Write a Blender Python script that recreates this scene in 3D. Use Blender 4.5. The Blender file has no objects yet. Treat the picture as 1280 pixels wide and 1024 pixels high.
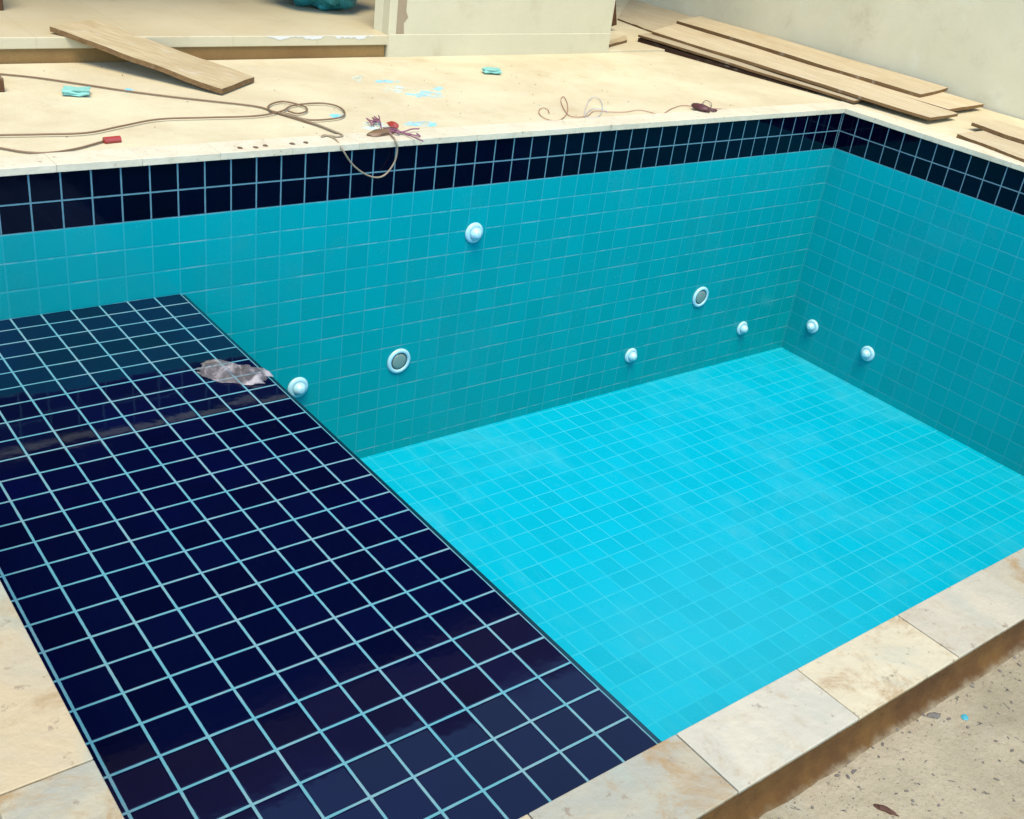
import bpy, bmesh, math, random
from mathutils import Vector, Matrix, noise
# ------------------------------------------------------------------ world data in metres (1 tile = 0.1 m)
D = {'bag': [(0.299, -0.5807, -0.5), (0.3634, -0.5071, -0.5), (0.439, -0.5781, -0.5), (0.535, -0.6958, -0.5), (0.4275, -0.7826, -0.5),
         (0.3227, -0.6644, -0.5)],
 'boards': {'A': [(4.9308, 1.966, 0.098), (4.9768, -0.0237, 0.082), (5.4077, 0.0699, 0.082), (5.3591, 2.1427, 0.098)],
            'B': [(4.7602, 1.789, 0.075), (4.9155, -0.2594, 0.06), (5.3585, -0.216, 0.06), (5.1815, 2.0296, 0.075)],
            'C': [(4.38, 1.6452, 0.095), (4.5495, -0.379, 0.062), (4.876, -0.346, 0.062), (4.8386, 1.873, 0.095)],
            'D': [(4.2397, 1.623, 0.08), (4.4603, 0.0554, 0.045), (4.7641, 0.0992, 0.045), (4.7392, 1.8162, 0.08)],
            'E': [(4.7462, -0.5124, 0.062), (4.6569, -1.0915, 0.062), (5.0029, -1.1299, 0.062), (4.9825, -0.5076, 0.062)],
            'F': [(4.4716, -0.6037, 0.042), (4.3264, -1.2737, 0.042), (4.6375, -1.2769, 0.042), (4.82, -0.5971, 0.042)],
            'G': [(4.6885, 2.3107, 0.045), (4.6212, 1.8593, 0.045), (5.5662, 2.126, 0.045), (6.3495, 3.8405, 0.045)]},
 'cable1': [(0.1633, 1.25, 0.026), (0.2572, 1.1994, 0.026), (0.3632, 1.1334, 0.026), (0.4998, 1.0095, 0.026), (0.6474, 0.8712, 0.026),
            (0.7884, 0.76, 0.026), (0.9079, 0.6775, 0.026), (1.0666, 0.5627, 0.026), (1.1038, 0.4558, 0.026), (1.1352, 0.3765, 0.026),
            (1.1862, 0.2352, 0.026), (1.2048, 0.1387, 0.026), (1.2076, 0.0926, 0.026)],
 'cable2': [(-0.0679, 0.336, 0.03), (0.0097, 0.3394, 0.03), (0.1494, 0.3204, 0.03), (0.2976, 0.3103, 0.03), (0.4504, 0.3752, 0.03),
            (0.6096, 0.4342, 0.03), (0.7971, 0.423, 0.03), (0.994, 0.4112, 0.03), (1.1313, 0.4608, 0.03), (1.2203, 0.535, 0.03),
            (1.3578, 0.5523, 0.03), (1.409, 0.4912, 0.03), (1.3874, 0.3913, 0.03), (1.3281, 0.3264, 0.03), (1.2257, 0.3085, 0.03),
            (1.1657, 0.3317, 0.03), (1.1412, 0.4094, 0.03), (1.0917, 0.4676, 0.03), (1.1037, 0.5284, 0.03), (1.1567, 0.5842, 0.03),
            (1.2133, 0.6015, 0.03), (1.2464, 0.5568, 0.03), (1.2628, 0.5022, 0.03), (1.2352, 0.4429, 0.03), (1.1802, 0.4149, 0.03),
            (1.1579, 0.4562, 0.03)],
 'cable3': [(-0.0856, 0.2676, 0.026), (-0.0264, 0.2073, 0.026), (0.0326, 0.1472, 0.026), (0.102, 0.1218, 0.026), (0.2018, 0.146, 0.026),
            (0.327, 0.2163, 0.026)],
 'cable4a': [(1.1132, 0.439, 0.03), (1.151, 0.3586, 0.03), (1.18, 0.2572, 0.03), (1.1986, 0.16, 0.03), (1.2059, 0.09, 0.03), (1.1755, 0.0738, 0.03),
             (1.146, 0.0968, 0.03), (1.1128, 0.0871, 0.03), (1.1362, 0.1045, 0.03), (1.1511, 0.0679, 0.03)],
 'cl3': [(3.2571, 0.1239, 0.03), (3.3722, 0.1044, 0.03)],
 'cluster': [(1.371, 0.1607, 0.03), (1.4487, 0.1453, 0.03), (1.4972, 0.0998, 0.03)],
 'dark': [(0.1621, 1.1259, 0.03), (0.2512, 1.1425, 0.03), (0.1741, 0.8831, 0.03), (0.0958, 0.8701, 0.03), (0.4998, 2.2713, 0.15),
          (0.5633, 2.2771, 0.15), (0.4713, 1.9403, 0.15), (0.4117, 1.9372, 0.15)],
 'debris': [(0.3025, -3.1411, -0.025), (0.5486, -3.0623, -0.025), (0.5942, -3.093, -0.025), (0.5891, -3.0794, -0.025), (0.2806, -3.1105, -0.025),
            (0.2777, -3.1244, -0.025), (0.693, -3.0849, -0.025), (0.6427, -3.0627, -0.025), (0.7623, -3.0627, -0.025)],
 'green': [[(0.4077, 0.9209, 0.025), (0.4676, 0.7987, 0.025), (0.4762, 0.9768, 0.025), (0.4125, 0.7822, 0.025)],
           [(2.5406, 1.0136, 0.025), (2.6525, 0.9672, 0.025), (2.6815, 1.1065, 0.025), (2.5378, 0.9107, 0.025)]],
 'hang': [(1.1438, -0.022, 0.0094), (1.1893, -0.022, -0.0504), (1.2458, -0.022, -0.0931), (1.3019, -0.022, -0.1139), (1.3456, -0.022, -0.1044),
          (1.383, -0.022, -0.0584), (1.3918, -0.022, -0.0071)],
 'hang_end': [(1.3835, -0.0154, 0.03), (1.4104, 0.0705, 0.03)],
 'marks': [(0.748, 0.0291, 0.025), (0.8065, 0.0219, 0.025), (0.8514, 0.0356, 0.025), (0.9615, 0.0363, 0.025), (1.0206, 0.0393, 0.025)],
 'off': [(3.9147, 1.5643, 0.05), (4.2504, 1.7424, 0.05), (4.1291, 1.603, 0.05), (3.8632, 1.4765, 0.05)],
 'panel': [(4.1697, 1.95, 0.0275), (4.3473, 1.95, 0.0736), (4.2741, 1.95, 0.3312), (4.0849, 1.95, 0.3271)],
 'plank': [(0.5284, 1.4617, 0.162), (1.0045, 0.7604, 0.048), (1.2475, 0.9567, 0.048), (0.7707, 1.6089, 0.162)],
 'redplug': [(0.3175, 0.2043, 0.03), (0.3765, 0.2117, 0.03)],
 'spills': [[(1.7682, 0.9852, 0.02), (1.8259, 0.9787, 0.02), (1.823, 1.0267, 0.02), (1.7714, 0.938, 0.02)],
            [(1.8531, 0.9127, 0.02), (1.9701, 0.8987, 0.02), (1.9293, 0.9351, 0.02), (1.8935, 0.8766, 0.02)],
            [(1.8081, 0.7657, 0.02), (1.9055, 0.7526, 0.02), (1.8913, 0.8152, 0.02), (1.8227, 0.7044, 0.02)],
            [(1.8774, 0.6526, 0.02), (2.0406, 0.629, 0.02), (1.994, 0.6954, 0.02), (1.9234, 0.5876, 0.02)],
            [(2.0685, 0.7461, 0.02), (2.1195, 0.7393, 0.02), (2.1226, 0.7855, 0.02), (2.0658, 0.7006, 0.02)],
            [(1.3698, 0.2213, 0.02), (1.4792, 0.1999, 0.02), (1.457, 0.2655, 0.02), (1.3922, 0.1572, 0.02)],
            [(1.573, 0.2186, 0.02), (1.7311, 0.1883, 0.02), (1.677, 0.2428, 0.02), (1.6264, 0.165, 0.02)],
            [(1.3192, 0.3905, 0.02), (1.3743, 0.3806, 0.02), (1.366, 0.4202, 0.02), (1.3276, 0.3515, 0.02)],
            [(0.6412, 0.9094, 0.02), (0.6792, 0.9042, 0.02), (0.6695, 0.9321, 0.02), (0.651, 0.8818, 0.02)]],
 'teal': [(2.2873, 2.1628, 0.13), (2.2913, 2.0045, 0.13), (2.3941, 1.8536, 0.13)],
 'w1': [(2.3744, 0.2304, 0.025), (2.411, 0.2861, 0.025), (2.4099, 0.3178, 0.025), (2.3716, 0.2991, 0.025), (2.3212, 0.2397, 0.025),
        (2.2928, 0.1783, 0.025), (2.2909, 0.1311, 0.025), (2.3274, 0.1125, 0.025), (2.3955, 0.1506, 0.025), (2.4949, 0.2405, 0.025),
        (2.6098, 0.3821, 0.025), (2.6764, 0.4893, 0.025), (2.624, 0.4464, 0.025), (2.5564, 0.3579, 0.025), (2.4826, 0.2427, 0.025),
        (2.4498, 0.1712, 0.025), (2.4714, 0.146, 0.025), (2.5133, 0.1445, 0.025), (2.5646, 0.1661, 0.025), (2.6456, 0.221, 0.025),
        (2.7215, 0.192, 0.025), (2.8109, 0.1765, 0.025), (2.9103, 0.1951, 0.025), (2.9453, 0.1566, 0.025), (2.9567, 0.1125, 0.025)],
 'w2': [(2.5187, 0.1513, 0.027), (2.6634, 0.3003, 0.027), (2.7847, 0.4142, 0.027), (2.8474, 0.4459, 0.027), (2.8334, 0.3898, 0.027),
        (2.756, 0.2852, 0.027), (2.6494, 0.1748, 0.027), (2.5618, 0.1129, 0.027), (2.5241, 0.1198, 0.027), (2.5396, 0.163, 0.027),
        (2.6612, 0.2522, 0.027), (2.7079, 0.2283, 0.027), (2.7005, 0.1817, 0.027)],
 'w3': [(3.0164, 0.1182, 0.025), (3.128, 0.1816, 0.025), (3.2313, 0.2221, 0.025), (3.2781, 0.2179, 0.025), (3.3202, 0.1835, 0.025),
        (3.3493, 0.1616, 0.025), (3.4063, 0.1349, 0.025), (3.4473, 0.1177, 0.025), (3.4609, 0.0812, 0.025)],
 'w4': [(3.3033, 0.15, 0.03), (3.3546, 0.1931, 0.03), (3.468, 0.2702, 0.03), (3.4638, 0.2281, 0.03), (3.4062, 0.1674, 0.03), (3.3378, 0.1272, 0.03)]}
SUN_EL = 66
SUN_AZ = -125
SKY = .15
SUN_ANG = 30
CAMLENS = 38.1010
CAMMAT = [[0.78999, 0.204276, -0.578089, -0.946356], [-0.600837, 0.445714, -0.663577, -3.61108], [0.122109, 0.871556, 0.474846, 1.191969], [0.0, 0.0, 0.0, 1.0]]
EXPO = 2.12
DUST = .2
SUNE = 1.35
SUN = 1.35

T = 0.1
rnd = random.Random(5)
scene = bpy.context.scene
col = scene.collection

# ------------------------------------------------------------------ helpers
def tag(o, label=None, cat=None, group=None, kind=None):
    if label: o['label'] = label
    if cat: o['category'] = cat
    if group: o['group'] = group
    if kind: o['kind'] = kind
    return o
def obj(name, bm, mat, parent=None, smooth=False, bevel=0):
    me = bpy.data.meshes.new(name)
    bmesh.ops.recalc_face_normals(bm, faces=bm.faces)
    if smooth:
        for f in bm.faces: f.smooth = True
    bm.to_mesh(me); bm.free()
    for m in (mat if isinstance(mat, tuple) else (mat,)): me.materials.append(m)
    o = bpy.data.objects.new(name, me); col.objects.link(o)
    if parent:
        o.parent = parent; o.matrix_parent_inverse = parent.matrix_basis.inverted()
    if bevel:
        m = o.modifiers.new('bevel', 'BEVEL'); m.width = bevel; m.segments = 2; m.limit_method = 'ANGLE'
    return o
def empty(name, loc, **k):
    o = bpy.data.objects.new(name, None); col.objects.link(o); o.location = loc
    o.empty_display_size = 0.1
    return tag(o, **k)
def add_box(bm, a, b):
    vs = [bm.verts.new((x, y, z)) for z in (a[2], b[2]) for x, y in ((a[0], a[1]), (b[0], a[1]), (b[0], b[1]), (a[0], b[1]))]
    for f in ((0,3,2,1),(4,5,6,7),(0,1,5,4),(1,2,6,5),(2,3,7,6),(3,0,4,7)): bm.faces.new([vs[i] for i in f])
def box(a, b):
    bm = bmesh.new(); add_box(bm, [c*T for c in a], [c*T for c in b]); return bm
def slab(top, th):
    """four top corners (world) -> board of thickness th"""
    bm = bmesh.new(); t = [bm.verts.new(p) for p in top]; b = [bm.verts.new((p[0], p[1], p[2]-th)) for p in top]
    bm.faces.new(t); bm.faces.new(b[::-1])
    for i in range(4): bm.faces.new((t[i], b[i], b[(i+1) % 4], t[(i+1) % 4]))
    return bm
def board(top, th, nu=24, nv=3, warp=0.004, seed=0, rough=0.002):
    """a sawn plank: long grid between its four top corners, slightly warped, with ragged edges"""
    bm = bmesh.new(); P = [Vector(p) for p in top]
    def pt(u, v, dz):
        p = P[0].lerp(P[1], u).lerp(P[3].lerp(P[2], u), v)
        n1 = noise.noise(Vector((u*4+seed, v*2, 1.3))); n2 = noise.noise(Vector((u*25, v*9+seed, 7.1)))
        side = (P[3]-P[0]).normalized(); e = (1 if v > .99 else -1 if v < .01 else 0)
        along = (P[1]-P[0]).normalized(); e2 = (1 if u > .99 else -1 if u < .01 else 0)
        p = p + side*e*n2*rough*2 + along*e2*noise.noise(Vector((v*6+seed, 3, 2)))*.02
        p.z += n1*warp - dz
        return p
    top_, bot = {}, {}
    for i in range(nu+1):
        for j in range(nv+1):
            top_[i, j] = bm.verts.new(pt(i/nu, j/nv, 0)); bot[i, j] = bm.verts.new(pt(i/nu, j/nv, th))
    for i in range(nu):
        for j in range(nv):
            bm.faces.new((top_[i,j], top_[i+1,j], top_[i+1,j+1], top_[i,j+1]))
            bm.faces.new((bot[i,j], bot[i,j+1], bot[i+1,j+1], bot[i+1,j]))
        bm.faces.new((top_[i,0], bot[i,0], bot[i+1,0], top_[i+1,0])).material_index = 1
        bm.faces.new((top_[i+1,nv], bot[i+1,nv], bot[i,nv], top_[i,nv])).material_index = 1
    for j in range(nv):
        bm.faces.new((top_[0,j+1], bot[0,j+1], bot[0,j], top_[0,j])).material_index = 1
        bm.faces.new((top_[nu,j], bot[nu,j], bot[nu,j+1], top_[nu,j+1])).material_index = 1
    return bm
def smooth_path(pts, n=6):
    P = [Vector(p) for p in pts]; P = [P[0]*2-P[1]] + P + [P[-1]*2-P[-2]]; out = []
    for i in range(1, len(P)-2):
        a, b, c, d = P[i-1:i+3]
        for k in range(n):
            t = k/n
            out.append(.5*((2*b)+(c-a)*t+(2*a-5*b+4*c-d)*t*t+(3*b-a-3*c+d)*t**3))
    out.append(P[-2]); return out
def add_tube(bm, path, r, ns=8):
    rings = []
    prev = Vector((0, 0, 1))
    for i, p in enumerate(path):
        d = (path[min(i+1, len(path)-1)]-path[max(i-1, 0)]).normalized()
        s = d.cross(prev)
        if s.length < 1e-4: s = d.cross(Vector((1, 0, 0)))
        s.normalize(); u = s.cross(d); prev = u
        rings.append([bm.verts.new(p + s*r*math.cos(a*2*math.pi/ns) + u*r*math.sin(a*2*math.pi/ns)) for a in range(ns)])
    for A, B in zip(rings, rings[1:]):
        for k in range(ns): bm.faces.new((A[k], A[(k+1) % ns], B[(k+1) % ns], B[k]))
    bm.faces.new(rings[0][::-1]); bm.faces.new(rings[-1])
def tube(pts, r, n=6):
    bm = bmesh.new(); add_tube(bm, smooth_path(pts, n), r); return bm
def lathe(prof, M, n=40):
    """profile (radius, height) turned round +Z then moved by matrix M"""
    bm = bmesh.new(); rings = []
    for r, h in prof:
        rings.append([bm.verts.new(M @ Vector((r*math.cos(a*2*math.pi/n), r*math.sin(a*2*math.pi/n), h))) for a in range(n)] if r > 1e-6 else [bm.verts.new(M @ Vector((0, 0, h)))])
    for A, B in zip(rings, rings[1:]):
        for k in range(n):
            a0, a1, b0, b1 = A[k % len(A)], A[(k+1) % len(A)], B[k % len(B)], B[(k+1) % len(B)]
            vs = [a0, a1, b1, b0]; u = []
            for v in vs:
                if v not in u: u.append(v)
            if len(u) > 2: bm.faces.new(u)
    return bm

# ------------------------------------------------------------------ materials
ALB = .5      # overall albedo of the colours below
class NT:
    def __init__(s, name):
        s.m = bpy.data.materials.new(name); s.m.use_nodes = True; s.t = s.m.node_tree; s.t.nodes.clear()
        s.out = s.n('ShaderNodeOutputMaterial'); s.b = s.n('ShaderNodeBsdfPrincipled'); s.l(s.b.outputs[0], s.out.inputs[0])
    def n(s, ty, **k):
        x = s.t.nodes.new(ty)
        for a, v in k.items(): setattr(x, a, v)
        return x
    def l(s, a, b): s.t.links.new(a, b)
    def put(s, x, inp):
        if hasattr(x, 'type') and hasattr(x, 'links'): s.l(x, inp)
        else: inp.default_value = x if not (isinstance(x, tuple) and len(x) == 3 and inp.type == 'RGBA') else (*x, 1)
    def math(s, op, a, b=0.0, c=None, clamp=False):
        x = s.n('ShaderNodeMath', operation=op); x.use_clamp = clamp; s.put(a, x.inputs[0]); s.put(b, x.inputs[1])
        if c is not None: s.put(c, x.inputs[2])
        return x.outputs[0]
    def mix(s, f, a, b):
        x = s.n('ShaderNodeMix', data_type='RGBA'); s.put(f, x.inputs[0]); s.put(a, x.inputs[6]); s.put(b, x.inputs[7]); return x.outputs[2]
    def noise(s, vec, scale, detail=4, rough=.6, dist=0):
        x = s.n('ShaderNodeTexNoise'); s.l(vec, x.inputs['Vector']); x.inputs['Scale'].default_value = scale
        x.inputs['Detail'].default_value = detail; x.inputs['Roughness'].default_value = rough; x.inputs['Distortion'].default_value = dist
        return x.outputs['Fac']
    def ramp(s, f, lo, hi):
        x = s.n('ShaderNodeMapRange', interpolation_type='SMOOTHSTEP'); s.put(f, x.inputs[0]); s.put(lo, x.inputs[1]); s.put(hi, x.inputs[2]); return x.outputs[0]
    def pos(s, scale=(1, 1, 1)):
        g = s.n('ShaderNodeNewGeometry'); v = s.n('ShaderNodeVectorMath', operation='MULTIPLY'); s.l(g.outputs['Position'], v.inputs[0]); v.inputs[1].default_value = scale
        return v.outputs[0]
    def bump(s, h, strength, dist=.01, normal=None):
        x = s.n('ShaderNodeBump'); s.put(h, x.inputs['Height']); x.inputs['Strength'].default_value = strength; x.inputs['Distance'].default_value = dist
        if normal: s.l(normal, x.inputs['Normal'])
        return x.outputs[0]
    def set(s, **k):
        for a, v in k.items():
            if a == 'Base_Color':
                if hasattr(v, 'links'):
                    h = s.n('ShaderNodeHueSaturation'); s.l(v, h.inputs['Color']); h.inputs['Value'].default_value = ALB; v = h.outputs[0]
                else: v = tuple(c*ALB for c in v)
            s.put(v, s.b.inputs[a.replace('_', ' ')])

def tile_mat(name, base, grout, axes, off=(0, 0), gw=.03, rough=.07, var=.05, tilt=.012, dust=0, dustcol=(.6, .7, .7), gvar=0, gwhite=(.7, .8, .8), spec=.5, base2=None):
    s = NT(name); g = s.n('ShaderNodeNewGeometry'); sp = s.n('ShaderNodeSeparateXYZ'); s.l(g.outputs['Position'], sp.inputs[0])
    uv = []
    for a, o in zip(axes, off):
        uv.append(s.math('ADD', s.math('MULTIPLY', sp.outputs['XYZ'.index(a)], 1/T), o))
    P = g.outputs['Position']
    wob = s.noise(P, 30, 2)
    fr = [s.math('FRACT', u) for u in uv]
    ed = [s.math('MINIMUM', f, s.math('SUBTRACT', 1.0, f)) for f in fr]
    e = s.math('MINIMUM', ed[0], ed[1])
    w = s.math('ADD', gw-.008, s.math('MULTIPLY', wob, .016))
    gm = s.math('SUBTRACT', 1.0, s.ramp(e, w, s.math('ADD', w, .012)))
    gh = s.math('SUBTRACT', 1.0, s.ramp(ed[1], w, s.math('ADD', w, .012)))
    cell = s.n('ShaderNodeCombineXYZ'); s.l(s.math('FLOOR', uv[0]), cell.inputs[0]); s.l(s.math('FLOOR', uv[1]), cell.inputs[1])
    wn = s.n('ShaderNodeTexWhiteNoise', noise_dimensions='3D'); s.l(cell.outputs[0], wn.inputs['Vector'])
    # colour
    v = s.math('ADD', 1-var, s.math('MULTIPLY', wn.outputs['Value'], 2*var))
    hs = s.n('ShaderNodeHueSaturation'); s.l(v, hs.inputs['Value']); s.put(base, hs.inputs['Color'])
    c = hs.outputs[0]
    if base2: c = s.mix(s.math('MULTIPLY', s.ramp(s.noise(P, 1.1, 3, .6), .4, .65), .8), c, base2)
    dm = None
    if dust:
        d1 = s.ramp(s.noise(s.pos((1.0, .5, 1)) if axes == 'XY' else P, 1.9, 7, .7, .8), .45, .72); d2 = s.ramp(s.noise(P, 9, 4, .7), .35, .75)
        dm = s.math('MULTIPLY', s.math('MULTIPLY', d1, s.math('ADD', .4, d2)), dust, clamp=True); c = s.mix(dm, c, dustcol)
    gc = s.mix(s.math('MULTIPLY', s.ramp(s.noise(P, 6.5, 5, .75), .44, .60), s.math('MULTIPLY', gvar, gh if axes != 'XY' else 1.0)), grout, gwhite) if gvar else grout
    c = s.mix(gm, c, gc); s.set(Base_Color=c)
    r = s.math('ADD', rough, s.math('MULTIPLY', gm, .6), clamp=True)
    if dm is not None: r = s.math('ADD', r, s.math('MULTIPLY', dm, .6), clamp=True)
    r = s.math('ADD', r, s.math('MULTIPLY', s.ramp(s.noise(P, 5, 4), .45, .8), .08))
    s.set(Roughness=r, IOR=1.47, Specular_IOR_Level=spec)
    # each tile is set at a slightly different tilt and has a pillowed edge
    h = s.math('MULTIPLY', s.ramp(e, .0, .07), 1.0)
    nb = s.bump(h, .2, .002)
    sub = s.n('ShaderNodeVectorMath', operation='SUBTRACT'); s.l(wn.outputs['Color'], sub.inputs[0]); sub.inputs[1].default_value = (.5, .5, .5)
    sc = s.n('ShaderNodeVectorMath', operation='SCALE'); s.l(sub.outputs[0], sc.inputs[0]); sc.inputs['Scale'].default_value = tilt
    ad = s.n('ShaderNodeVectorMath', operation='ADD'); s.l(nb, ad.inputs[0]); s.l(sc.outputs[0], ad.inputs[1])
    nz = s.n('ShaderNodeVectorMath', operation='NORMALIZE'); s.l(ad.outputs[0], nz.inputs[0])
    wav = s.bump(s.noise(P, 14, 2), .03, .01, nz.outputs[0])
    s.set(Normal=wav)
    return s.m

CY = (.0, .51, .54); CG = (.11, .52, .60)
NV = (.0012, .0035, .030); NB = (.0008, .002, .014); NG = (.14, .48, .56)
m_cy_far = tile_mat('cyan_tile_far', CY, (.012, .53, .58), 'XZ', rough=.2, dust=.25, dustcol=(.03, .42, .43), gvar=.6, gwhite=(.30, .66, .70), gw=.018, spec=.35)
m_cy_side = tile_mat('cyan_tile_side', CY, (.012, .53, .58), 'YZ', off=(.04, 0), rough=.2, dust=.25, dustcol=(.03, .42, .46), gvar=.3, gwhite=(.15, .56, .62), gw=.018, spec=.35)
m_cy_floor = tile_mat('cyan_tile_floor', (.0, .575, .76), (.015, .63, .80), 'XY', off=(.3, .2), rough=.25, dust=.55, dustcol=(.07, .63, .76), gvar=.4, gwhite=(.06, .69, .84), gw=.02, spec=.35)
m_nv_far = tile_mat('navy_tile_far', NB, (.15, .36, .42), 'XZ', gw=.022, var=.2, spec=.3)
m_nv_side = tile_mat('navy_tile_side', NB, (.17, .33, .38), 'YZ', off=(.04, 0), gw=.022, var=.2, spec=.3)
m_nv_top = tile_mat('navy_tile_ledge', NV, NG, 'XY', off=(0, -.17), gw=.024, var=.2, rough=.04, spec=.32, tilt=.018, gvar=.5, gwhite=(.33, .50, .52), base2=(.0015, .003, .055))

def plain(name, c, rough=.5, **k):
    s = NT(name); s.set(Base_Color=c, Roughness=rough, **k); return s.m
def concrete(name, c1, c2, stain=(.30, .22, .11), rough=.85, sp=0, scale=1.0, grit=.5, patch=None):
    s = NT(name); P = s.pos()
    a = s.ramp(s.noise(P, 1.3*scale, 6, .62, .3), .3, .7); c = s.mix(a, c1, c2)
    c = s.mix(s.math('MULTIPLY', s.ramp(s.noise(P, 3.1*scale, 7, .68), .52, .8), .45), c, stain)
    c = s.mix(s.math('MULTIPLY', s.ramp(s.noise(P, 70*scale, 3, .6), .5, .8), .25*grit), c, (c1[0]*.55, c1[1]*.52, c1[2]*.45))
    if patch: c = s.mix(s.math('MULTIPLY', s.ramp(s.noise(P, 4.2, 4, .6), .55, .75), .5), c, patch)
    if sp:
        sn = s.noise(P, 42, 5, .75, .5); c = s.mix(s.math('MULTIPLY', s.ramp(sn, .60, .68), sp), c, (.07, .065, .055))
        sn2 = s.noise(P, 17, 6, .8, 1.0); c = s.mix(s.math('MULTIPLY', s.ramp(sn2, .64, .70), sp*.7), c, (.13, .10, .07))
        sn3 = s.noise(P, 9, 3, .6); c = s.mix(s.math('MULTIPLY', s.ramp(sn3, .72, .76), sp*.5), c, (.05, .42, .45))
    h = s.math('ADD', s.noise(P, 60, 6, .7), s.math('MULTIPLY', s.noise(P, 9, 4), 1.5))
    s.set(Base_Color=c, Roughness=rough, Normal=s.bump(h, .35*max(grit, .3), .006), Specular_IOR_Level=.25); return s.m
m_deck = concrete('terrace_screed', (.96, .87, .56), (.80, .69, .42), stain=(.58, .43, .21), grit=1.0, scale=1.6, patch=(.90, .84, .58))
m_ground = concrete('rough_screed', (.60, .51, .32), (.40, .34, .20), stain=(.32, .19, .07), sp=1.0, grit=2.4, scale=2.6, patch=(.58, .58, .42))
m_mortar = concrete('earthy_mortar', (.20, .115, .03), (.14, .075, .02), stain=(.24, .15, .05), grit=1)
def mortar_blend():
    s = NT('earthy_mortar_spread'); P = s.pos(); sp_ = s.n('ShaderNodeSeparateXYZ'); s.l(P, sp_.inputs[0])
    k = s.math('ADD', sp_.outputs[1], s.math('MULTIPLY', s.math('SUBTRACT', s.noise(P, 26, 6, .7), .5), .035))
    f = s.ramp(k, -3.062, -3.038)
    c = s.mix(s.ramp(s.noise(P, 12, 5), .3, .7), (.17, .085, .018), (.10, .045, .01)); g_ = s.mix(s.ramp(s.noise(P, 20, 5), .3, .7), (.44, .37, .23), (.32, .26, .15))
    s.set(Base_Color=s.mix(f, g_, c), Roughness=.9, Normal=s.bump(s.noise(P, 60, 6, .7), .5, .006), Specular_IOR_Level=.2); return s.m
m_spread = mortar_blend()
m_riser = concrete('brown_riser', (.42, .25, .08), (.30, .16, .05), stain=(.5, .36, .16), grit=1)
m_wall = concrete('plaster', (.90, .82, .53), (.84, .77, .50), stain=(.60, .48, .28), grit=.5, scale=1.5)
m_bwall = concrete('boundary_plaster', (1.12, 1.03, .70), (1.0, .93, .62), stain=(.56, .47, .28), grit=.5, scale=1.2, patch=(1.1, 1.1, .82))
m_patch = concrete('bare_render_patch', (.52, .40, .24), (.44, .34, .20), grit=.5)

def stone_mat(k=1.0, tan=0.0, ca=(.80, .70, .47), cb=(.60, .57, .40)):
    s = NT('quartzite_coping'); g = s.n('ShaderNodeNewGeometry'); oi = s.n('ShaderNodeObjectInfo')
    ad = s.n('ShaderNodeVectorMath', operation='ADD'); s.l(g.outputs['Position'], ad.inputs[0])
    cx = s.n('ShaderNodeCombineXYZ')
    for i in range(3): s.l(s.math('MULTIPLY', oi.outputs['Random'], 37.0+i*11), cx.inputs[i])
    s.l(cx.outputs[0], ad.inputs[1]); P = ad.outputs[0]
    c = s.mix(s.ramp(s.noise(P, 2.8, 6, .65, 1.2), .38, .62), ca, cb)
    rn = s.math('FRACT', s.math('MULTIPLY', oi.outputs['Random'], 7.31))
    c = s.mix(s.math('MULTIPLY', s.ramp(rn, .3, .9), .2), c, (.50, .47, .33)) if k > .5 else c
    if tan: c = s.mix(tan, c, (.55, .42, .20))
    c = s.mix(s.math('MULTIPLY', s.ramp(s.noise(P, 6.5, 8, .75, .6), .50, .70), .8*k), c, (.46, .30, .12))
    c = s.mix(s.math('MULTIPLY', s.ramp(s.noise(P, 3.4, 6, .65, 1.0), .48, .68), .6*k), c, (.44, .50, .38))
    c = s.mix(s.math('MULTIPLY', s.ramp(s.noise(P, 38, 5, .7), .6, .7), .7), c, (.30, .22, .13))
    s.set(Base_Color=c, Roughness=s.math('ADD', .45, s.math('MULTIPLY', s.noise(P, 8), .3)), Specular_IOR_Level=.35,
          Normal=s.bump(s.math('ADD', s.noise(P, 50, 5), s.math('MULTIPLY', s.noise(P, 9, 5), 3)), .3, .006))
    return s.m
m_stone = stone_mat(); m_stone_clean = stone_mat(.25, 0, (1.0, .92, .66), (.92, .84, .58)); m_stone_tan = stone_mat(1.0, 0, (.72, .56, .30), (.62, .52, .32))
m_stone_olive = stone_mat(1.3, 0, (.60, .52, .32), (.46, .45, .33)); m_stone_pale = stone_mat(.8, 0, (.76, .68, .47), (.62, .58, .42))
m_stone_cream = stone_mat(1.2, 0, (.86, .74, .45), (.78, .67, .41)); m_stone_beige = stone_mat(.6, 0, (.70, .61, .41), (.60, .54, .37))
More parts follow.
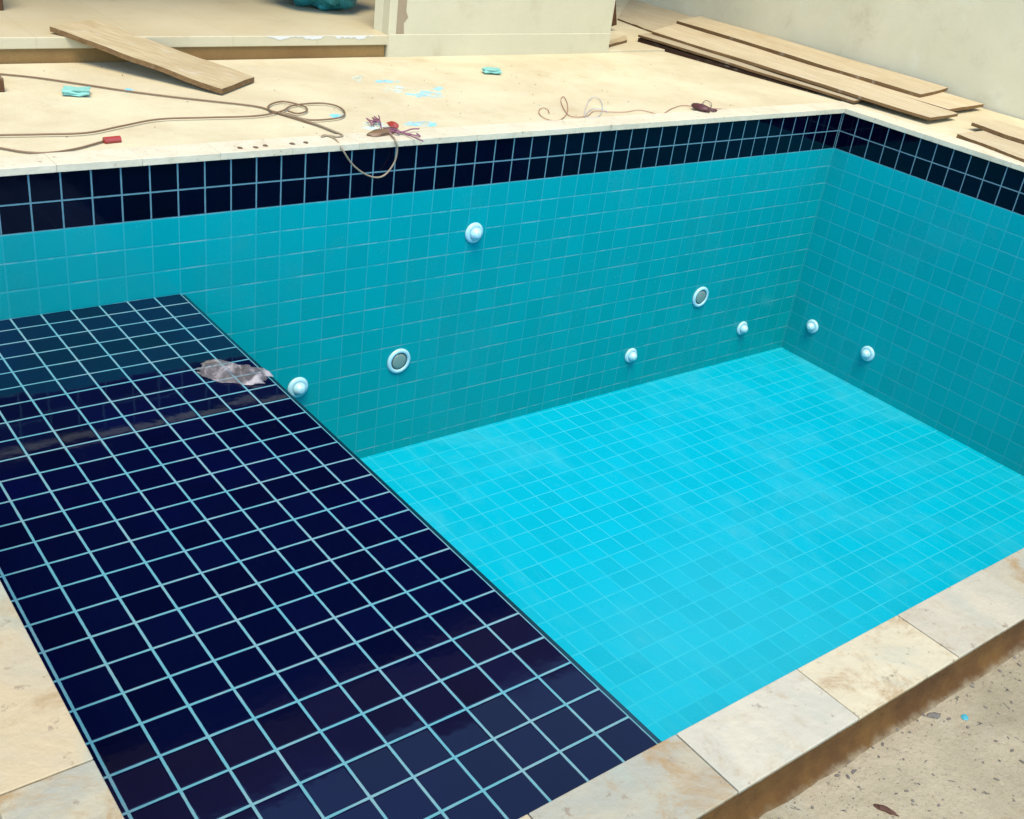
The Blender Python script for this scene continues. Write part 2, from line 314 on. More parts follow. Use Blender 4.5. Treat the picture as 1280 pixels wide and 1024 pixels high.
def wood(name, c1, c2, ax='Y', rot=None, rough=.75):
    s = NT(name); sc = {'Y': (60, 3, 60), 'X': (3, 60, 60)}[ax]
    tc = s.n('ShaderNodeNewGeometry'); mp = s.n('ShaderNodeMapping'); s.l(tc.outputs['Position'], mp.inputs[0]); mp.inputs['Scale'].default_value = sc
    if rot:
        mr = s.n('ShaderNodeMapping'); s.l(tc.outputs['Position'], mr.inputs[0]); mr.inputs['Rotation'].default_value = (0, 0, rot); s.l(mr.outputs[0], mp.inputs[0])
    gn = s.noise(mp.outputs[0], 1, 5, .65, .6); oi = s.n('ShaderNodeObjectInfo')
    c = s.mix(s.ramp(gn, .3, .7), c1, c2)
    c = s.mix(s.math('MULTIPLY', s.ramp(s.noise(s.pos(), 3, 5, .6), .45, .75), .4), c, (c2[0]*.8, c2[1]*.72, c2[2]*.6))
    c = s.mix(s.math('MULTIPLY', s.ramp(s.noise(s.pos(), 11, 4, .6), .58, .75), .5), c, (.80, .74, .58))
    hs = s.n('ShaderNodeHueSaturation'); s.l(c, hs.inputs['Color']); s.l(s.math('ADD', .78, s.math('MULTIPLY', oi.outputs['Random'], .34)), hs.inputs['Value'])
    s.set(Base_Color=hs.outputs[0], Roughness=rough, Normal=s.bump(gn, .4, .003), Specular_IOR_Level=.2); return s.m
m_board = wood('sawn_board', (.86, .74, .48), (.68, .55, .32))
m_plank = wood('plank', (.78, .65, .38), (.60, .47, .25), 'X', rot=math.radians(50))
m_edge = wood('weathered_timber', (.20, .10, .035), (.12, .05, .02))
m_bside = wood('shaded_board_side', (.34, .20, .08), (.20, .11, .04))  # unlit look of the board sides put into their colour
m_gap_shade = wood('gap_shade', (.07, .03, .012), (.035, .014, .006))  # near-black colour standing for shade under the stack
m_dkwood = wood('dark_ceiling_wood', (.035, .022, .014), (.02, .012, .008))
m_fascia = concrete('fascia_render', (.26, .15, .13), (.20, .12, .11), stain=(.14, .08, .07), grit=.5)
m_plastic = plain('white_abs_plastic', (.62, 1.12, 1.2), .3)
m_lens = NT('fogged_lens'); _n = m_lens.noise(m_lens.pos(), 160, 3)
m_lens.set(Base_Color=m_lens.mix(_n, (.24, .42, .36), (.36, .54, .46)), Roughness=.3, Specular_IOR_Level=.6); m_lens = m_lens.m
m_gasket = plain('dark_gasket', (.02, .05, .05), .5)
m_cable = plain('brown_cable', (.26, .15, .07), .5)
m_redwire = plain('copper_red_wire', (.50, .17, .10), .5)
m_bluewire = plain('grey_blue_wire', (.62, .64, .72), .5)
m_red = plain('red_plastic', (.50, .06, .04), .4)
m_mauve = plain('mauve_tape', (.34, .12, .18), .55)
m_darkwire = plain('dark_red_wire', (.12, .03, .03), .5)
m_foam = concrete('green_sponge', (.42, .86, .70), (.32, .74, .62), stain=(.08, .28, .22), grit=1)
m_dirt = concrete('dry_dirt', (.22, .14, .07), (.12, .08, .05), grit=1)
m_rust = plain('dark_rust', (.10, .03, .006), .8)
m_grey = concrete('grey_mortar_chip', (.32, .28, .22), (.17, .15, .12), grit=1)
m_tealchip = plain('teal_tile_chip', (.06, .42, .46), .5)
def spill(name, c1, c2):
    s = NT(name); n = s.noise(s.pos(), 25, 5, .7); c = s.mix(s.ramp(n, .35, .65), c1, c2)
    s.set(Base_Color=c, Roughness=.9)
    tr = s.n('ShaderNodeBsdfTransparent'); mx = s.n('ShaderNodeMixShader'); s.l(s.ramp(s.noise(s.pos(), 24, 6, .8), .36, .72), mx.inputs[0]); s.l(tr.outputs[0], mx.inputs[1]); s.l(s.b.outputs[0], mx.inputs[2]); s.l(mx.outputs[0], s.out.inputs[0])
    return s.m
m_sp_cyan = spill('cyan_grout_powder', (.20, 1.15, 1.6), (.6, 1.4, 1.6))
m_sp_pale = spill('pale_grout_powder', (.95, 1.5, 1.5), (1.2, 1.4, 1.2))
def bag_mat():
    s = NT('crumpled_film'); P = s.pos(); n = s.noise(P, 14, 4, .6, 1.2)
    c = s.mix(s.ramp(n, .35, .65), (.46, .42, .40), (.66, .63, .63)); c = s.mix(s.math('MULTIPLY', s.ramp(s.noise(P, 13, 3), .5, .7), .5), c, (.42, .36, .20))
    s.set(Base_Color=c, Roughness=.42, Normal=s.bump(n, .3, .008), Specular_IOR_Level=.35)
    tr = s.n('ShaderNodeBsdfTransparent'); mx = s.n('ShaderNodeMixShader')
    s.l(s.math('ADD', .32, s.math('MULTIPLY', s.ramp(n, .4, .6), .42)), mx.inputs[0]); s.l(tr.outputs[0], mx.inputs[1]); s.l(s.b.outputs[0], mx.inputs[2]); s.l(mx.outputs[0], s.out.inputs[0])
    return s.m
m_bag = bag_mat()
s = NT('teal_woven_plastic'); n = s.noise(s.pos(), 14, 5, .7, 1.2)
s.set(Base_Color=s.mix(s.ramp(n, .35, .65), (.01, .22, .26), (.03, .40, .40)), Roughness=.4, Normal=s.bump(n, .8, .02)); m_teal = s.m
s = NT('patio_tile'); P = s.pos(); spx = s.n('ShaderNodeSeparateXYZ'); s.l(s.pos(), spx.inputs[0])
fx = s.math('FRACT', s.math('MULTIPLY', spx.outputs[0], 1/.45)); fy = s.math('FRACT', s.math('MULTIPLY', spx.outputs[1], 1/.45))
e = s.math('MINIMUM', s.math('MINIMUM', fx, s.math('SUBTRACT', 1.0, fx)), s.math('MINIMUM', fy, s.math('SUBTRACT', 1.0, fy)))
c = s.mix(s.ramp(s.noise(P, 2, 5), .3, .7), (.84, .74, .46), (.76, .65, .38)); c = s.mix(s.math('MULTIPLY', s.math('SUBTRACT', 1.0, s.ramp(e, .005, .012)), .15), c, (.35, .27, .15))
c = s.mix(s.math('MULTIPLY', s.ramp(s.noise(P, 6, 6, .7), .55, .75), .35), c, (.48, .38, .22))
s.set(Base_Color=c, Roughness=.55); m_patio = s.m

# ------------------------------------------------------------------ ground and terrace
XL, XR, YN = -6.4, 43.1, -28.86           # pool interior (tiles)
OX0, OX1, OY0, OY1 = -7.72, 44.42, -30.2, 1.2
BIG = 3000
bm = bmesh.new()
xs = [-BIG, OX0+.06, OX1-.06, BIG]; ys = [-BIG, OY0+.06, OY1-.06, BIG]
gv = {(i, j): bm.verts.new((x*T, y*T, -.25*T)) for i, x in enumerate(xs) for j, y in enumerate(ys)}
for i in range(3):
    for j in range(3):
        if (i, j) != (1, 1): bm.faces.new((gv[i,j], gv[i+1,j], gv[i+1,j+1], gv[i,j+1]))
tag(obj('ground', bm, m_ground), kind='structure')
bm = box((-60, OY1+.004, -.24), (54.4, 14.0, .20)); add_box(bm, [OX1*T+.0004, -6.0, -.024], [5.44, OY1*T+.0004, .02])
tag(obj('terrace', bm, m_deck), kind='structure')
bm = box((37.82, 14.004, -.24), (56, 60, .33))
tag(obj('passage_floor', bm, m_deck, bevel=.002), kind='structure')

# ------------------------------------------------------------------ the pool
pool = empty('swimming_pool', (0, 0, -1.44), label='empty swimming pool lined in cyan tiles with a two row navy band under its rim', cat='swimming pool')
FZ = -14.45
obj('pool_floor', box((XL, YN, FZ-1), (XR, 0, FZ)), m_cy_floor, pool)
def wallpart(a, b, mc, mn):
    obj('pool_wall', box((a[0], a[1], FZ-1), (b[0], b[1], -2)), mc, pool)
    obj('tile_band', box((a[0], a[1], -2), (b[0], b[1], 0)), mn, pool)
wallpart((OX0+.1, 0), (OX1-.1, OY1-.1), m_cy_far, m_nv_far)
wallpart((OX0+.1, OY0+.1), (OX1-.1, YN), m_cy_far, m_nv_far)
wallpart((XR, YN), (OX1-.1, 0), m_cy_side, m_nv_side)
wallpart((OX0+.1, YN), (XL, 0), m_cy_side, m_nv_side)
# shallow ledge (bench) with its own trim
ledge = obj('ledge', box((XL, YN, FZ), (5.0, 0, -5)), m_nv_top, pool)
bm = box((5.0, YN, FZ), (5.16, 0, -5.035))
obj('edge_trim', bm, plain('navy_trim', (.001, .05, .07), .2), ledge, bevel=.003)

# ------------------------------------------------------------------ coping of separate stones
cop = empty('pool_coping', (0, 0, 0), label='cream stone coping laid round the rim of the pool', cat='pool coping')
CT = .26; OV = .12
def stone(x0, y0, x1, y1, mat=None):
    g = .004 if mat is m_stone_clean else .011; j = rnd.uniform(-.012, .012)*(.3 if mat is m_stone_clean else 1)
    bm = box((x0+g, y0+g, .0), (x1-g, y1-g, CT+j))
    obj('coping_stone', bm, mat or m_stone, cop, bevel=.0015)
js = [.88+2.84*k for k in range(-3, 16)]
def runx(y0, y1, mat=None):
    e = [OX0] + [x for x in js if OX0+.5 < x < OX1-.5] + [OX1]
    near = {-1: m_stone_olive, 0: m_stone_pale, 1: m_stone_cream, 2: m_stone_beige, 3: m_stone_olive}
    for a, b in zip(e, e[1:]): stone(a, y0, b, y1, mat or near.get(round((a-.88)/2.84), m_stone_tan))
runx(OY0-.06, YN-.1); runx(0-OV, OY1, m_stone_clean)
yj = [-28.96, -25.2, -20.2, -15.2, -10.2, -5.2, -OV]
for a, b in zip(yj, yj[1:]):
    stone(OX0, a, XL-.045, b, m_stone_olive if a < -26 else m_stone_tan); stone(XR-OV, a, OX1, b, m_stone_clean)
bm = box((OX0+.1, OY0+.05, -.5), (OX1-.1, YN-.14, 0.0)); obj('mortar_bed', bm, m_mortar, cop)
# lumpy fillet of earth-coloured mortar where the coping meets the rough floor
bm = bmesh.new(); N = 520; rows = []
for i in range(N+1):
    x = (-7.6+i*(52/N)); n1 = noise.noise(Vector((x*1.1, 0, 0))); n2 = noise.noise(Vector((x*4, 3, 0)))
    w = .22+.05*n1+.03*n2
    rows.append([bm.verts.new((x*T, y*T, z*T)) for y, z in ((OY0-.066, .225+.012*n2), (OY0-.09, .05+.02*n1), (OY0-.13-.03*n2, -.15+.02*n1), (OY0-w-.1, -.256))])
for A, B in zip(rows, rows[1:]):
    for k in range(3): bm.faces.new((A[k], A[k+1], B[k+1], B[k]))
obj('mortar_fillet', bm, m_spread, cop, smooth=True)

# ------------------------------------------------------------------ fittings in the pool walls
def frame(p, nrm):
    z = Vector(nrm); x = Vector((0, 0, 1)).cross(z).normalized(); y = z.cross(x)
    return Matrix(((x.x, y.x, z.x, p[0]), (x.y, y.y, z.y, p[1]), (x.z, y.z, z.z, p[2]), (0, 0, 0, 1)))
def jet(p, nrm, R, label):
    p = Vector(p)*T; M = frame(p, nrm)
    t = empty('pool_jet', p, label=label, cat='pool jet', group='white water jets in the cyan pool walls')
    R *= T
    obj('flange', lathe([(0, .0), (R, .0), (R, .004), (R*.93, .010), (R*.70, .014), (R*.66, .013), (0, .013)], M), m_plastic, t, smooth=True)
    nz = obj('nozzle', lathe([(R*.60, .0135), (R*.60, .022), (R*.52, .030), (R*.36, .036), (R*.34, .038), (R*.20, .040), (0, .041)], M), m_plastic, t, smooth=True)
    return t
def light(p, nrm, R, label):
    p = Vector(p)*T; M = frame(p, nrm); R *= T
    t = empty('pool_light', p, label=label, cat='pool light', group='round lights in the far pool wall')
    obj('ring', lathe([(0, 0), (R, 0), (R, .004), (R*.96, .009), (R*.85, .012), (R*.74, .011), (R*.69, .008), (R*.68, .004), (0, .004)], M), m_plastic, t, smooth=True)
    obj('gasket', lathe([(R*.675, .0045), (R*.675, .007), (R*.61, .007), (R*.61, .0045)], M), m_gasket, t, smooth=True)
    obj('lens', lathe([(R*.605, .0045), (R*.605, .0075), (R*.45, .0095), (0, .0105)], M), m_lens, t, smooth=True)
F = (0, -1, 0); S = (-1, 0, 0)
jet((18.35, 0, -4.14), F, .47, 'white jet set highest in the far wall, just under the navy band')
jet((9.97, 0, -10.02), F, .47, 'white jet partly hidden behind the edge of the navy ledge')
jet((29.81, 0, -12.40), F, .42, 'low white jet in the far wall below and left of the right-hand light')
jet((38.75, 0, -12.37), F, .42, 'low white jet in the far wall nearest the corner')
jet((XR, -1.77, -12.27), S, .42, 'low white jet in the right wall nearest the corner')
jet((XR, -5.78, -12.24), S, .45, 'low white jet in the right wall, farther from the corner')
light((14.94, 0, -9.77), F, .60, 'round light with grey lens and white ring, beside the navy ledge')
light((34.44, 0, -9.72), F, .60, 'round light with grey lens and white ring, nearer the corner')

# ------------------------------------------------------------------ house on the far side
house = empty('house', (22.0*T, 14*T, 0), label='cream house with raised veranda floor behind the pool terrace', cat='house')
bm = box((-60, 14.0, .80), (37.80, 60, 1.30)); 
obj('veranda_slab', bm, m_patio, house, bevel=.004)
bm = box((-60, 14.10, -.2), (22.0, 15.2, .795)); obj('step_riser', bm, m_riser, house)
bm = bmesh.new(); r4 = random.Random(8); N = 90; up = []; dn = []
for k in range(N+1):
    x = 15.2+6.0*k/N; n1 = noise.noise(Vector((x*1.1, 2, 0))); n2 = noise.noise(Vector((x*4, 5, 0)))
    h_ = max(.015, .10+.28*n1+.16*n2)*math.sin(math.pi*k/N)**.3
    up.append(bm.verts.new((x*T, 13.985*T, 1.292*T))); dn.append(bm.verts.new((x*T, 13.985*T, (1.285-h_)*T)))
for k in range(N): bm.faces.new((up[k], up[k+1], dn[k+1], dn[k]))
obj('paint_drips', bm, plain('white_paint', (1.0, .98, .86), .5), house)
wl = obj('wall', box((22.1, 13.97, -.2), (37.80, 14.6, 9)), m_wall, house, bevel=.003)
bm = box((22.12, 13.90, -.2), (37.79, 13.967, 1.36)); obj('plinth', bm, m_wall, wl, bevel=.003)
obj('wall_return', box((22.1, 14.604, 1.29), (24, 15.45, 9)), m_bwall, wl)
bm = bmesh.new(); r2 = random.Random(3)
pts = [(22.55, 1.37), (23.05, 1.37), (23.0, 1.9), (23.25, 2.2), (23.1, 2.5), (23.15, 9), (22.6, 9)]
v = [bm.verts.new((x*T, 13.962*T, z*T)) for x, z in pts]; bm.faces.new(v)
obj('render_patch', bm, m_patch, wl)
obj('back_wall', box((-60, 46, 1.3), (54, 47, 33)), m_dkwood, house)
obj('ceiling', box((-60, 14.6, 31.6), (54, 47, 32.4)), m_dkwood, house)
obj('fascia', box((-60, 13.2, 32.6), (54.3, 14.55, 40.9)), m_fascia, house)
rf = bmesh.new(); v = [rf.verts.new(p) for p in ((-6, 1.35, 4.1), (5.42, 1.35, 4.1), (5.42, 4.8, 4.3), (-6, 4.8, 4.3), (-6, 1.35, 4.16), (5.42, 1.35, 4.16), (5.42, 4.8, 4.36), (-6, 4.8, 4.36))]
for f in ((0,3,2,1),(4,5,6,7),(0,1,5,4),(1,2,6,5),(2,3,7,6),(3,0,4,7)): rf.faces.new([v[i] for i in f])
obj('roof', rf, m_fascia, house)
for x in (-30, -12):
    obj('column', box((x, 14.8, 1.3), (x+2, 16.8, 31.6)), m_wall, house, bevel=.005)
# boundary wall on the right
bm = bmesh.new(); pts = [(5.43, -6.0), (5.44, -1.0), (5.54, 3.0), (5.60, 6.0), (5.80, 6.0), (5.74, 3.0), (5.64, -1.0), (5.63, -6.0)]
lo = [bm.verts.new((x, y, -.02)) for x, y in pts]; hi = [bm.verts.new((x, y, 2.2)) for x, y in pts]
bm.faces.new(lo[::-1]); bm.faces.new(hi)
for i in range(8): bm.faces.new((lo[i], lo[(i+1) % 8], hi[(i+1) % 8], hi[i]))
tag(obj('boundary_wall', bm, m_bwall), 'tall plastered boundary wall running along the right side of the terrace', 'wall')
# panel added to fill the dark brown opening behind the wall end
p = D['panel']
bm = bmesh.new(); fr_ = [bm.verts.new(q) for q in p]; bk = [bm.verts.new((q[0], q[1]+.03, q[2])) for q in p]
bm.faces.new(fr_); bm.faces.new(bk[::-1])
for i in range(4): bm.faces.new((fr_[i], bk[i], bk[(i+1) % 4], fr_[(i+1) % 4]))
tag(obj('gap_panel', bm, m_edge), 'reddish brown panel added to fill the dark opening behind the end of the cream wall', 'timber')

# ------------------------------------------------------------------ boards
labels = dict(D='lowest long board of the stack, its dark underside raised off the terrace',
 C='long pale board on the stack whose end reaches farthest towards the pool corner',
 B='pale board with a bright edge lying between the stack and the top board',
 A='topmost long board lying against the boundary wall',
 G='wide board lying at the far end of the stack beside the cream wall',
 E='upper of the two boards lying near the right pool edge',
 F='lower of the two boards at the right, its side along the coping')
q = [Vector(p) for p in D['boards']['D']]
bm = bmesh.new(); up = []; lo = []  # dark wedge added so the gap under the lowest board reads as shadow
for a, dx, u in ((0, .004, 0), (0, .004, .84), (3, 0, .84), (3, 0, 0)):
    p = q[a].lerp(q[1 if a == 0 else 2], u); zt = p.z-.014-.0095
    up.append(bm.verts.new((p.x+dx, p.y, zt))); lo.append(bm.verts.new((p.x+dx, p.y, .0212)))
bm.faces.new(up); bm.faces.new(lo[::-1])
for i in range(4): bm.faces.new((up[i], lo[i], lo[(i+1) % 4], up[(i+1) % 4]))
tag(obj('shadow_filler', bm, m_gap_shade), 'dark filler wedge added to deepen the shadow under the lowest long board', 'board')
for k, lb in labels.items():
    th = {'D': .014, 'C': .016, 'B': .018, 'A': .02, 'G': .02, 'E': .018, 'F': .02}[k]
    o = obj('wooden_board', board(D['boards'][k], th, nu=40, seed=ord(k), warp=.006), (m_board, m_bside))
    tag(o, lb, 'board', 'wooden boards along the boundary wall')
o = obj('wooden_plank', board(D['plank'], .022, nu=24, seed=3, warp=.006), (m_plank, m_bside))
tag(o, 'short wide plank leaning from the veranda step down to the terrace', 'plank')
bm = board(D['off'], .025, nu=6, nv=2, seed=8)
tag(obj('wood_offcut', bm, (m_plank, m_bside)), 'small wood offcut lying at the end of the cream wall', 'offcut')
def lump(c, rx, ry, rz, seed, sub=2, amp=.35, rot=0):
    bm = bmesh.new(); bmesh.ops.create_icosphere(bm, subdivisions=sub, radius=1)
    for v in bm.verts:
        n = noise.noise(v.co*1.7+Vector((seed, 0, 0)))*amp; q = v.co*(1+n); q = Vector((q.x*rx, q.y*ry, max(q.z, -.6)*rz))
        q.rotate(Matrix.Rotation(rot, 3, 'Z')); v.co = q+Vector(c)
    return bm
dk = D['dark']
bm = box((-2.0, 9.4, .2), (1.9, 11.4, .75)); tag(obj('timber_block', bm, m_edge, bevel=.004), 'brown timber block lying on the terrace at the left edge', 'timber block')
bm = box((2.5, 19.6, 1.3), (4.75, 22, 4.0)); tag(obj('wooden_crate', bm, m_edge, bevel=.004), 'brown wooden crate corner on the veranda floor at the top left', 'crate')

# ------------------------------------------------------------------ cables and wires
cb = tag(obj('power_cable', tube(D['cable1'], .0036), m_cable, smooth=True), 'brown cable running straight across the terrace below the plank', 'cable')
cb2 = tag(obj('power_cable', tube(D['cable2'], .0036), m_cable, smooth=True), 'brown cable bending to a tangle of loops in the middle of the terrace', 'cable')
c3 = empty('plug_cable', D['cable3'][-1], label='short brown cable ending in a red plug near the left coping', cat='cable')
obj('cord', tube(D['cable3'], .0036), m_cable, c3, smooth=True)
a, b = [Vector(p) for p in D['redplug']]
obj('plug', tube([a, a.lerp(b, .3), a.lerp(b, .7), b], .013, 2), m_red, c3)
hc = empty('hanging_cable', D['hang_end'][0], label='tan cable looping over the rim down in front of the navy band', cat='cable')
path = D['cable4a'] + [tuple((Vector(D['cable4a'][-1])+Vector(D['hang'][0]))/2+Vector((0, 0, .006)))] + D['hang'] + D['hang_end']
m_tan = plain('tan_cable', (.42, .33, .20), .5)
obj('cord', tube(path, .0036), m_tan, hc, smooth=True)
cl = D['cluster']; c0 = Vector(cl[1])
bm = bmesh.new(); rr = random.Random(4)
for k in range(9):
    p0 = c0+Vector((rr.uniform(-.07, .0), rr.uniform(-.05, .05), .004)); pts = [p0]
    for q in range(4): pts.append(pts[-1]+Vector((rr.uniform(.0, .045), rr.uniform(-.07, .07), rr.uniform(-.006, .006))))
    for q in pts: q.z = max(q.z, .032)
    add_tube(bm, smooth_path(pts, 4), .0028, 6)
obj('wire_ends', bm, m_mauve, hc, smooth=True)
obj('connector', lump(c0+Vector((.03, .01, .008)), .022, .03, .011, 3, 3), m_red, hc, smooth=True)
obj('tape', lump(c0+Vector((-.07, -.06, .0)), .065, .03, .013, 7, 3, rot=.3), m_cable, hc, smooth=True)
tag(obj('thin_wire', tube(D['w1'], .0016, 5), m_redwire, smooth=True), 'thin curly copper red wire along the far coping', 'wire')
tag(obj('thin_wire', tube(D['w2'], .0014, 5), m_bluewire, smooth=True), 'thin grey blue wire coiled over the curly red wire', 'wire')
ww = empty('wire_bundle', D['cl3'][0], label='dark red wire bundle on the terrace near the pool corner', cat='wire')
obj('wire', tube(D['w3'], .0018, 5), m_redwire, ww, smooth=True); obj('wire', tube(D['w4'], .0016, 5), m_darkwire, ww, smooth=True)
a, b = [Vector(p) for p in D['cl3']]
bm = bmesh.new()
for k in range(6):
    o1 = Vector((rr.uniform(-.01, .02), rr.uniform(-.05, .05), rr.uniform(0, .012)))
    add_tube(bm, smooth_path([a+o1, a.lerp(b, .4)+o1*.3+Vector((0, 0, .01)), b+Vector((rr.uniform(-.06, .0), rr.uniform(-.04, .04), 0))], 4), .0035, 6)
obj('wrap', bm, m_darkwire, ww, smooth=True)
obj('connector', lump(a+Vector((.02, 0, .01)), .03, .06, .018, 5, 2), m_darkwire, ww, smooth=True)

# ------------------------------------------------------------------ litter on the terrace
gl = ['green foam scrap lying between the two brown cables at the left', 'green foam scrap on the terrace in front of the cream wall']
for i, g in enumerate(D['green']):
    l, r, t_, b_ = [Vector(p) for p in g]; c = (l+r)/2; w = (r-l).length/2
    bm = bmesh.new(); bmesh.ops.create_cube(bm, size=2); bmesh.ops.subdivide_edges(bm, edges=bm.edges[:], cuts=7, use_grid_fill=True)
    for v in bm.verts:
        n = noise.noise(v.co*1.3+Vector((i*7, 0, 0)))*.28+noise.noise(v.co*4+Vector((i*3, 5, 0)))*.14
        q = v.co*(1+n); q = Vector((q.x*w*.7, q.y*w*.5, q.z*.010)); q.rotate(Matrix.Rotation(-.35, 3, 'Z')); v.co = q+c+Vector((0, 0, .011))
    o = obj('foam_scrap', bm, m_foam)
    tag(o, gl[i], 'foam scrap', 'green foam scraps')
def splat(q, seed):
    l, r, lo_, hi_ = [Vector(p) for p in q]; c = (l+r+lo_+hi_)/4; ax = (r-l)/2; ay = (hi_-lo_)/2
    bm = bmesh.new(); N = 36; ring = []; ring0 = []
    cen = bm.verts.new((c.x, c.y, .0235))
    for i in range(N):
        a = i*2*math.pi/N; k = 1+.6*noise.noise(Vector((math.cos(a)*1.6+seed, math.sin(a)*1.6, 0)))+.25*noise.noise(Vector((math.cos(a)*6+seed, math.sin(a)*6, 0)))
        p = c+ax*math.cos(a)*k+ay*math.sin(a)*k; ring.append(bm.verts.new((p.x, p.y, .0205))); 
    for i in range(N): bm.faces.new((cen, ring[i], ring[(i+1) % N]))
    return bm
sl = ['white cyan smudge nearest the cream wall, leftmost of the powder row', 'long thin blue streak of powder', 'very pale patch of powder below the thin streak',
 'brightest cyan patch of powder on the terrace', 'small pale blue patch just above the brightest cyan patch', 'pale cyan powder left of the red connector',
 'blue powder streak right of the red connector', 'faint blue smudge inside the cable loop', 'tiny blue smudge under the straight cable']
for i, q in enumerate(D['spills']):
    tag(obj('grout_powder', splat(q, i*3.7), m_sp_pale if i in (0, 2, 5) else m_sp_cyan), sl[i], 'powder spill', 'grout powder spills on the terrace')
ml = ['dirt crumb on the far coping, leftmost of the row', 'dirt crumb second from the left on the far coping', 'dirt crumb in the middle of the row on the far coping',
      'dirt crumb fourth from the left on the far coping', 'dirt crumb nearest the cable loop on the far coping']
for i, q in enumerate(D['marks']):
    tag(obj('dirt_crumb', lump(Vector(q)+Vector((0, 0, .001)), .010, .013, .004, i*2.3, 2), m_dirt, smooth=True), ml[i], 'dirt crumb', 'dirt crumbs on the far coping')

# teal sack behind the door jamb
bm = bmesh.new(); bmesh.ops.create_icosphere(bm, subdivisions=5, radius=1)
for v in bm.verts:
    q = v.co.copy(); n = noise.noise(q*1.6+Vector((4, 1, 0)))*.25+noise.noise(q*4+Vector((1, 1, 9)))*.13+abs(noise.noise(q*3+Vector((7, 1, 2))))*-.22
    q *= (1+n); v.co = Vector((2.20+q.x*.30, 2.13+q.y*.26, .13+.26+max(q.z, -.92)*.28))
tag(obj('teal_sack', bm, m_teal, smooth=True), 'crumpled teal plastic sack on the veranda floor behind the wall end', 'sack')

# crumpled film packet on the ledge
B4 = [Vector(p) for p in D['bag']]
a = (B4[0]+B4[1]+B4[5])/3; b = (B4[3]+B4[4])/2; ax = b-a; side = Vector((-ax.y, ax.x, 0)).normalized()
bm = bmesh.new(); NU, NV_ = 60, 26; G = {}
for lay in (0, 1):
    for i in range(NU+1):
        for j in range(NV_+1):
            u = i/NU; v_ = j/NV_*2-1
            w = .060*(1+.35*noise.noise(Vector((u*4, 2.2, 0)))+(.12 if v_ > 0 else -.1)*math.sin(u*9)) * (1-.45*max(0, abs(u-.5)*2-.75)/.25)
            end = .025*noise.noise(Vector((v_*3, u*2, 5)))*(1 if abs(u-.5) > .4 else .2)
            p = a+ax*(u*1.02-.01)+ax.normalized()*end+side*v_*w
            prof = max(0, 1-abs(v_)**3)*max(0, 1-abs(u*2-1)**8)
            cr = abs(noise.noise(Vector((u*4.5+v_, v_*1.6, 1))))*1.6+abs(noise.noise(Vector((u*9, v_*3, 4))))*.35
            z = .002+prof*(.010+.022*cr) if lay else .0012
            G[lay, i, j] = bm.verts.new((p.x, p.y, -.5+z))
for i in range(NU):
    for j in range(NV_):
        bm.faces.new((G[1,i,j], G[1,i+1,j], G[1,i+1,j+1], G[1,i,j+1]))
tag(obj('plastic_bag', bm, m_bag, smooth=True), 'crumpled clear plastic bag lying on the navy ledge near its edge', 'plastic bag')

# ------------------------------------------------------------------ litter on the rough floor in front
d = [Vector(p) for p in D['debris']]
tag(obj('dry_leaf', lump(d[0]+Vector((0, 0, .001)), .016, .005, .003, 2, 3, .5, rot=-1.1), m_rust, smooth=True), 'dark rust brown dry leaf on the rough floor in front of the coping', 'leaf')
tag(obj('mortar_chip', lump(d[1]+Vector((0, 0, .001)), .013, .006, .004, 5, 2, rot=-.5), m_grey), 'elongated grey chip lying left of the teal tile chip', 'chip', 'chips on the rough floor')
tag(obj('tile_chip', lump(d[2]+Vector((0, 0, .001)), .008, .006, .002, 9, 2, rot=.3), m_tealchip), 'teal tile chip on the rough floor in front of the coping', 'chip')
bm = bmesh.new(); r3 = random.Random(12)
for k in range(600):
    x = r3.uniform(0, 11); y = OY0-.25-r3.random()**1.6*3.2
    s_ = r3.choice((.0012, .0016, .0022, .0028) if r3.random() < .4 else (.0007, .001))
    M = Matrix.Translation((x*T, y*T, -.025+s_*.3)) @ Matrix.Rotation(r3.uniform(0, 6), 4, 'Z') @ Matrix.Rotation(r3.uniform(-.5, .5), 4, 'X') @ Matrix.Diagonal((r3.uniform(.8, 2.2), 1, r3.uniform(.4, .8), 1))
    res = bmesh.ops.create_icosphere(bm, subdivisions=1, radius=s_, matrix=M)
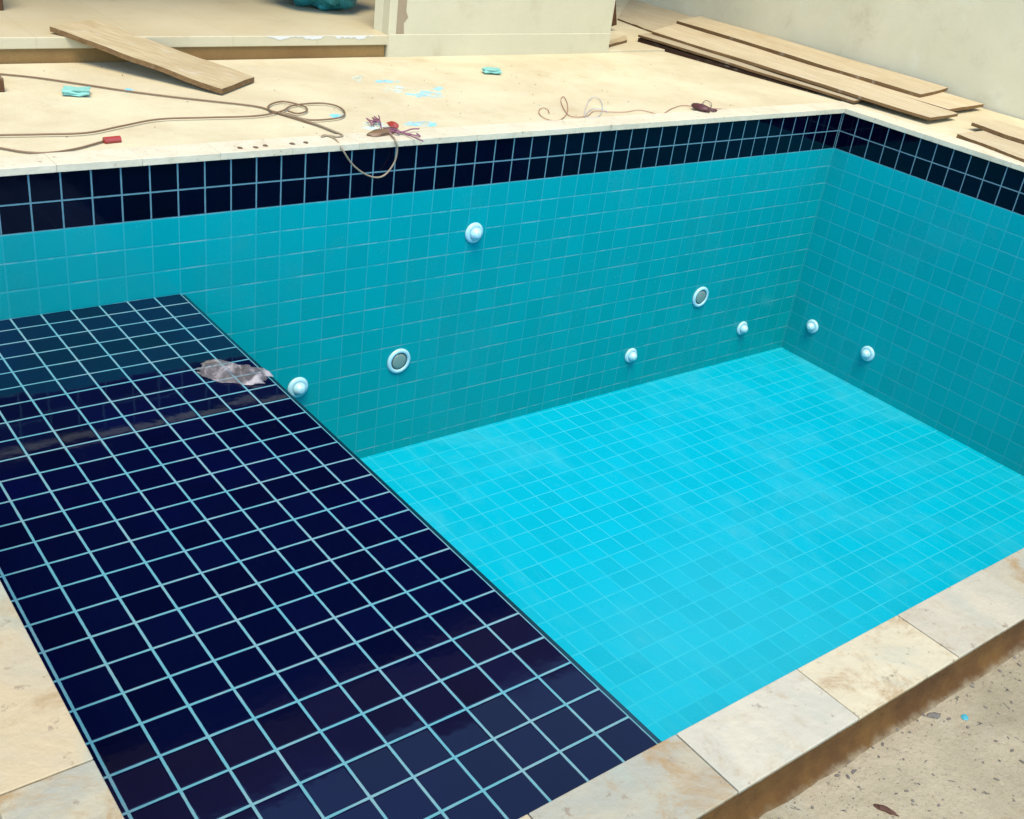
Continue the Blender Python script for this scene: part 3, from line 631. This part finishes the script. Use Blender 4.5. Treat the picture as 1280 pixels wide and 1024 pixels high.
tag(obj('grit', bm, m_grey), kind='stuff', label='grey grit scattered over the rough floor', cat='grit')
bm = bmesh.new()
for k in range(260):
    x = r3.uniform(-40, 40); y = r3.uniform(1.6, 13.5)
    s_ = r3.choice((.001, .0015, .0025))
    M = Matrix.Translation((x*T, y*T, .02+s_*.3)) @ Matrix.Rotation(r3.uniform(0, 6), 4, 'Z') @ Matrix.Diagonal((r3.uniform(.8, 2), 1, .6, 1))
    bmesh.ops.create_icosphere(bm, subdivisions=1, radius=s_, matrix=M)
tag(obj('mortar_crumbs', bm, m_dirt), kind='stuff', label='tan mortar crumbs scattered over the terrace', cat='crumbs')

# ------------------------------------------------------------------ light
SE, SA = math.radians(SUN_EL), math.radians(SUN_AZ)       # azimuth measured from +X towards +Y
w = bpy.data.worlds.new('World'); scene.world = w; w.use_nodes = True; nt = w.node_tree; bg = nt.nodes['Background']
sky = nt.nodes.new('ShaderNodeTexSky'); sky.sky_type = 'NISHITA'; sky.sun_disc = False; sky.sun_elevation = SE
sky.sun_rotation = math.pi/2-SA; sky.dust_density = DUST; sky.air_density = 1.0; sky.altitude = 1500; sky.ozone_density = .3
nt.links.new(sky.outputs[0], bg.inputs[0]); bg.inputs[1].default_value = SKY
sl_ = bpy.data.lights.new('sun', 'SUN'); sl_.energy = SUN; sl_.angle = math.radians(SUN_ANG); sl_.color = (1, .84, .60)
so = bpy.data.objects.new('sun', sl_); col.objects.link(so)
dv = Vector((math.cos(SE)*math.cos(SA), math.cos(SE)*math.sin(SA), math.sin(SE)))
so.rotation_euler = dv.to_track_quat('Z', 'Y').to_euler(); so.location = dv*20

# ------------------------------------------------------------------ camera
cam = bpy.data.cameras.new('camera'); cam.sensor_width = 36; cam.lens = CAMLENS; cam.clip_end = 2000; cam.clip_start = .02
co = bpy.data.objects.new('camera', cam); col.objects.link(co); scene.camera = co
co.matrix_world = Matrix(CAMMAT)
scene.view_settings.view_transform = 'Standard'; scene.view_settings.look = 'None'; scene.view_settings.gamma = 1
scene.view_settings.exposure = EXPO
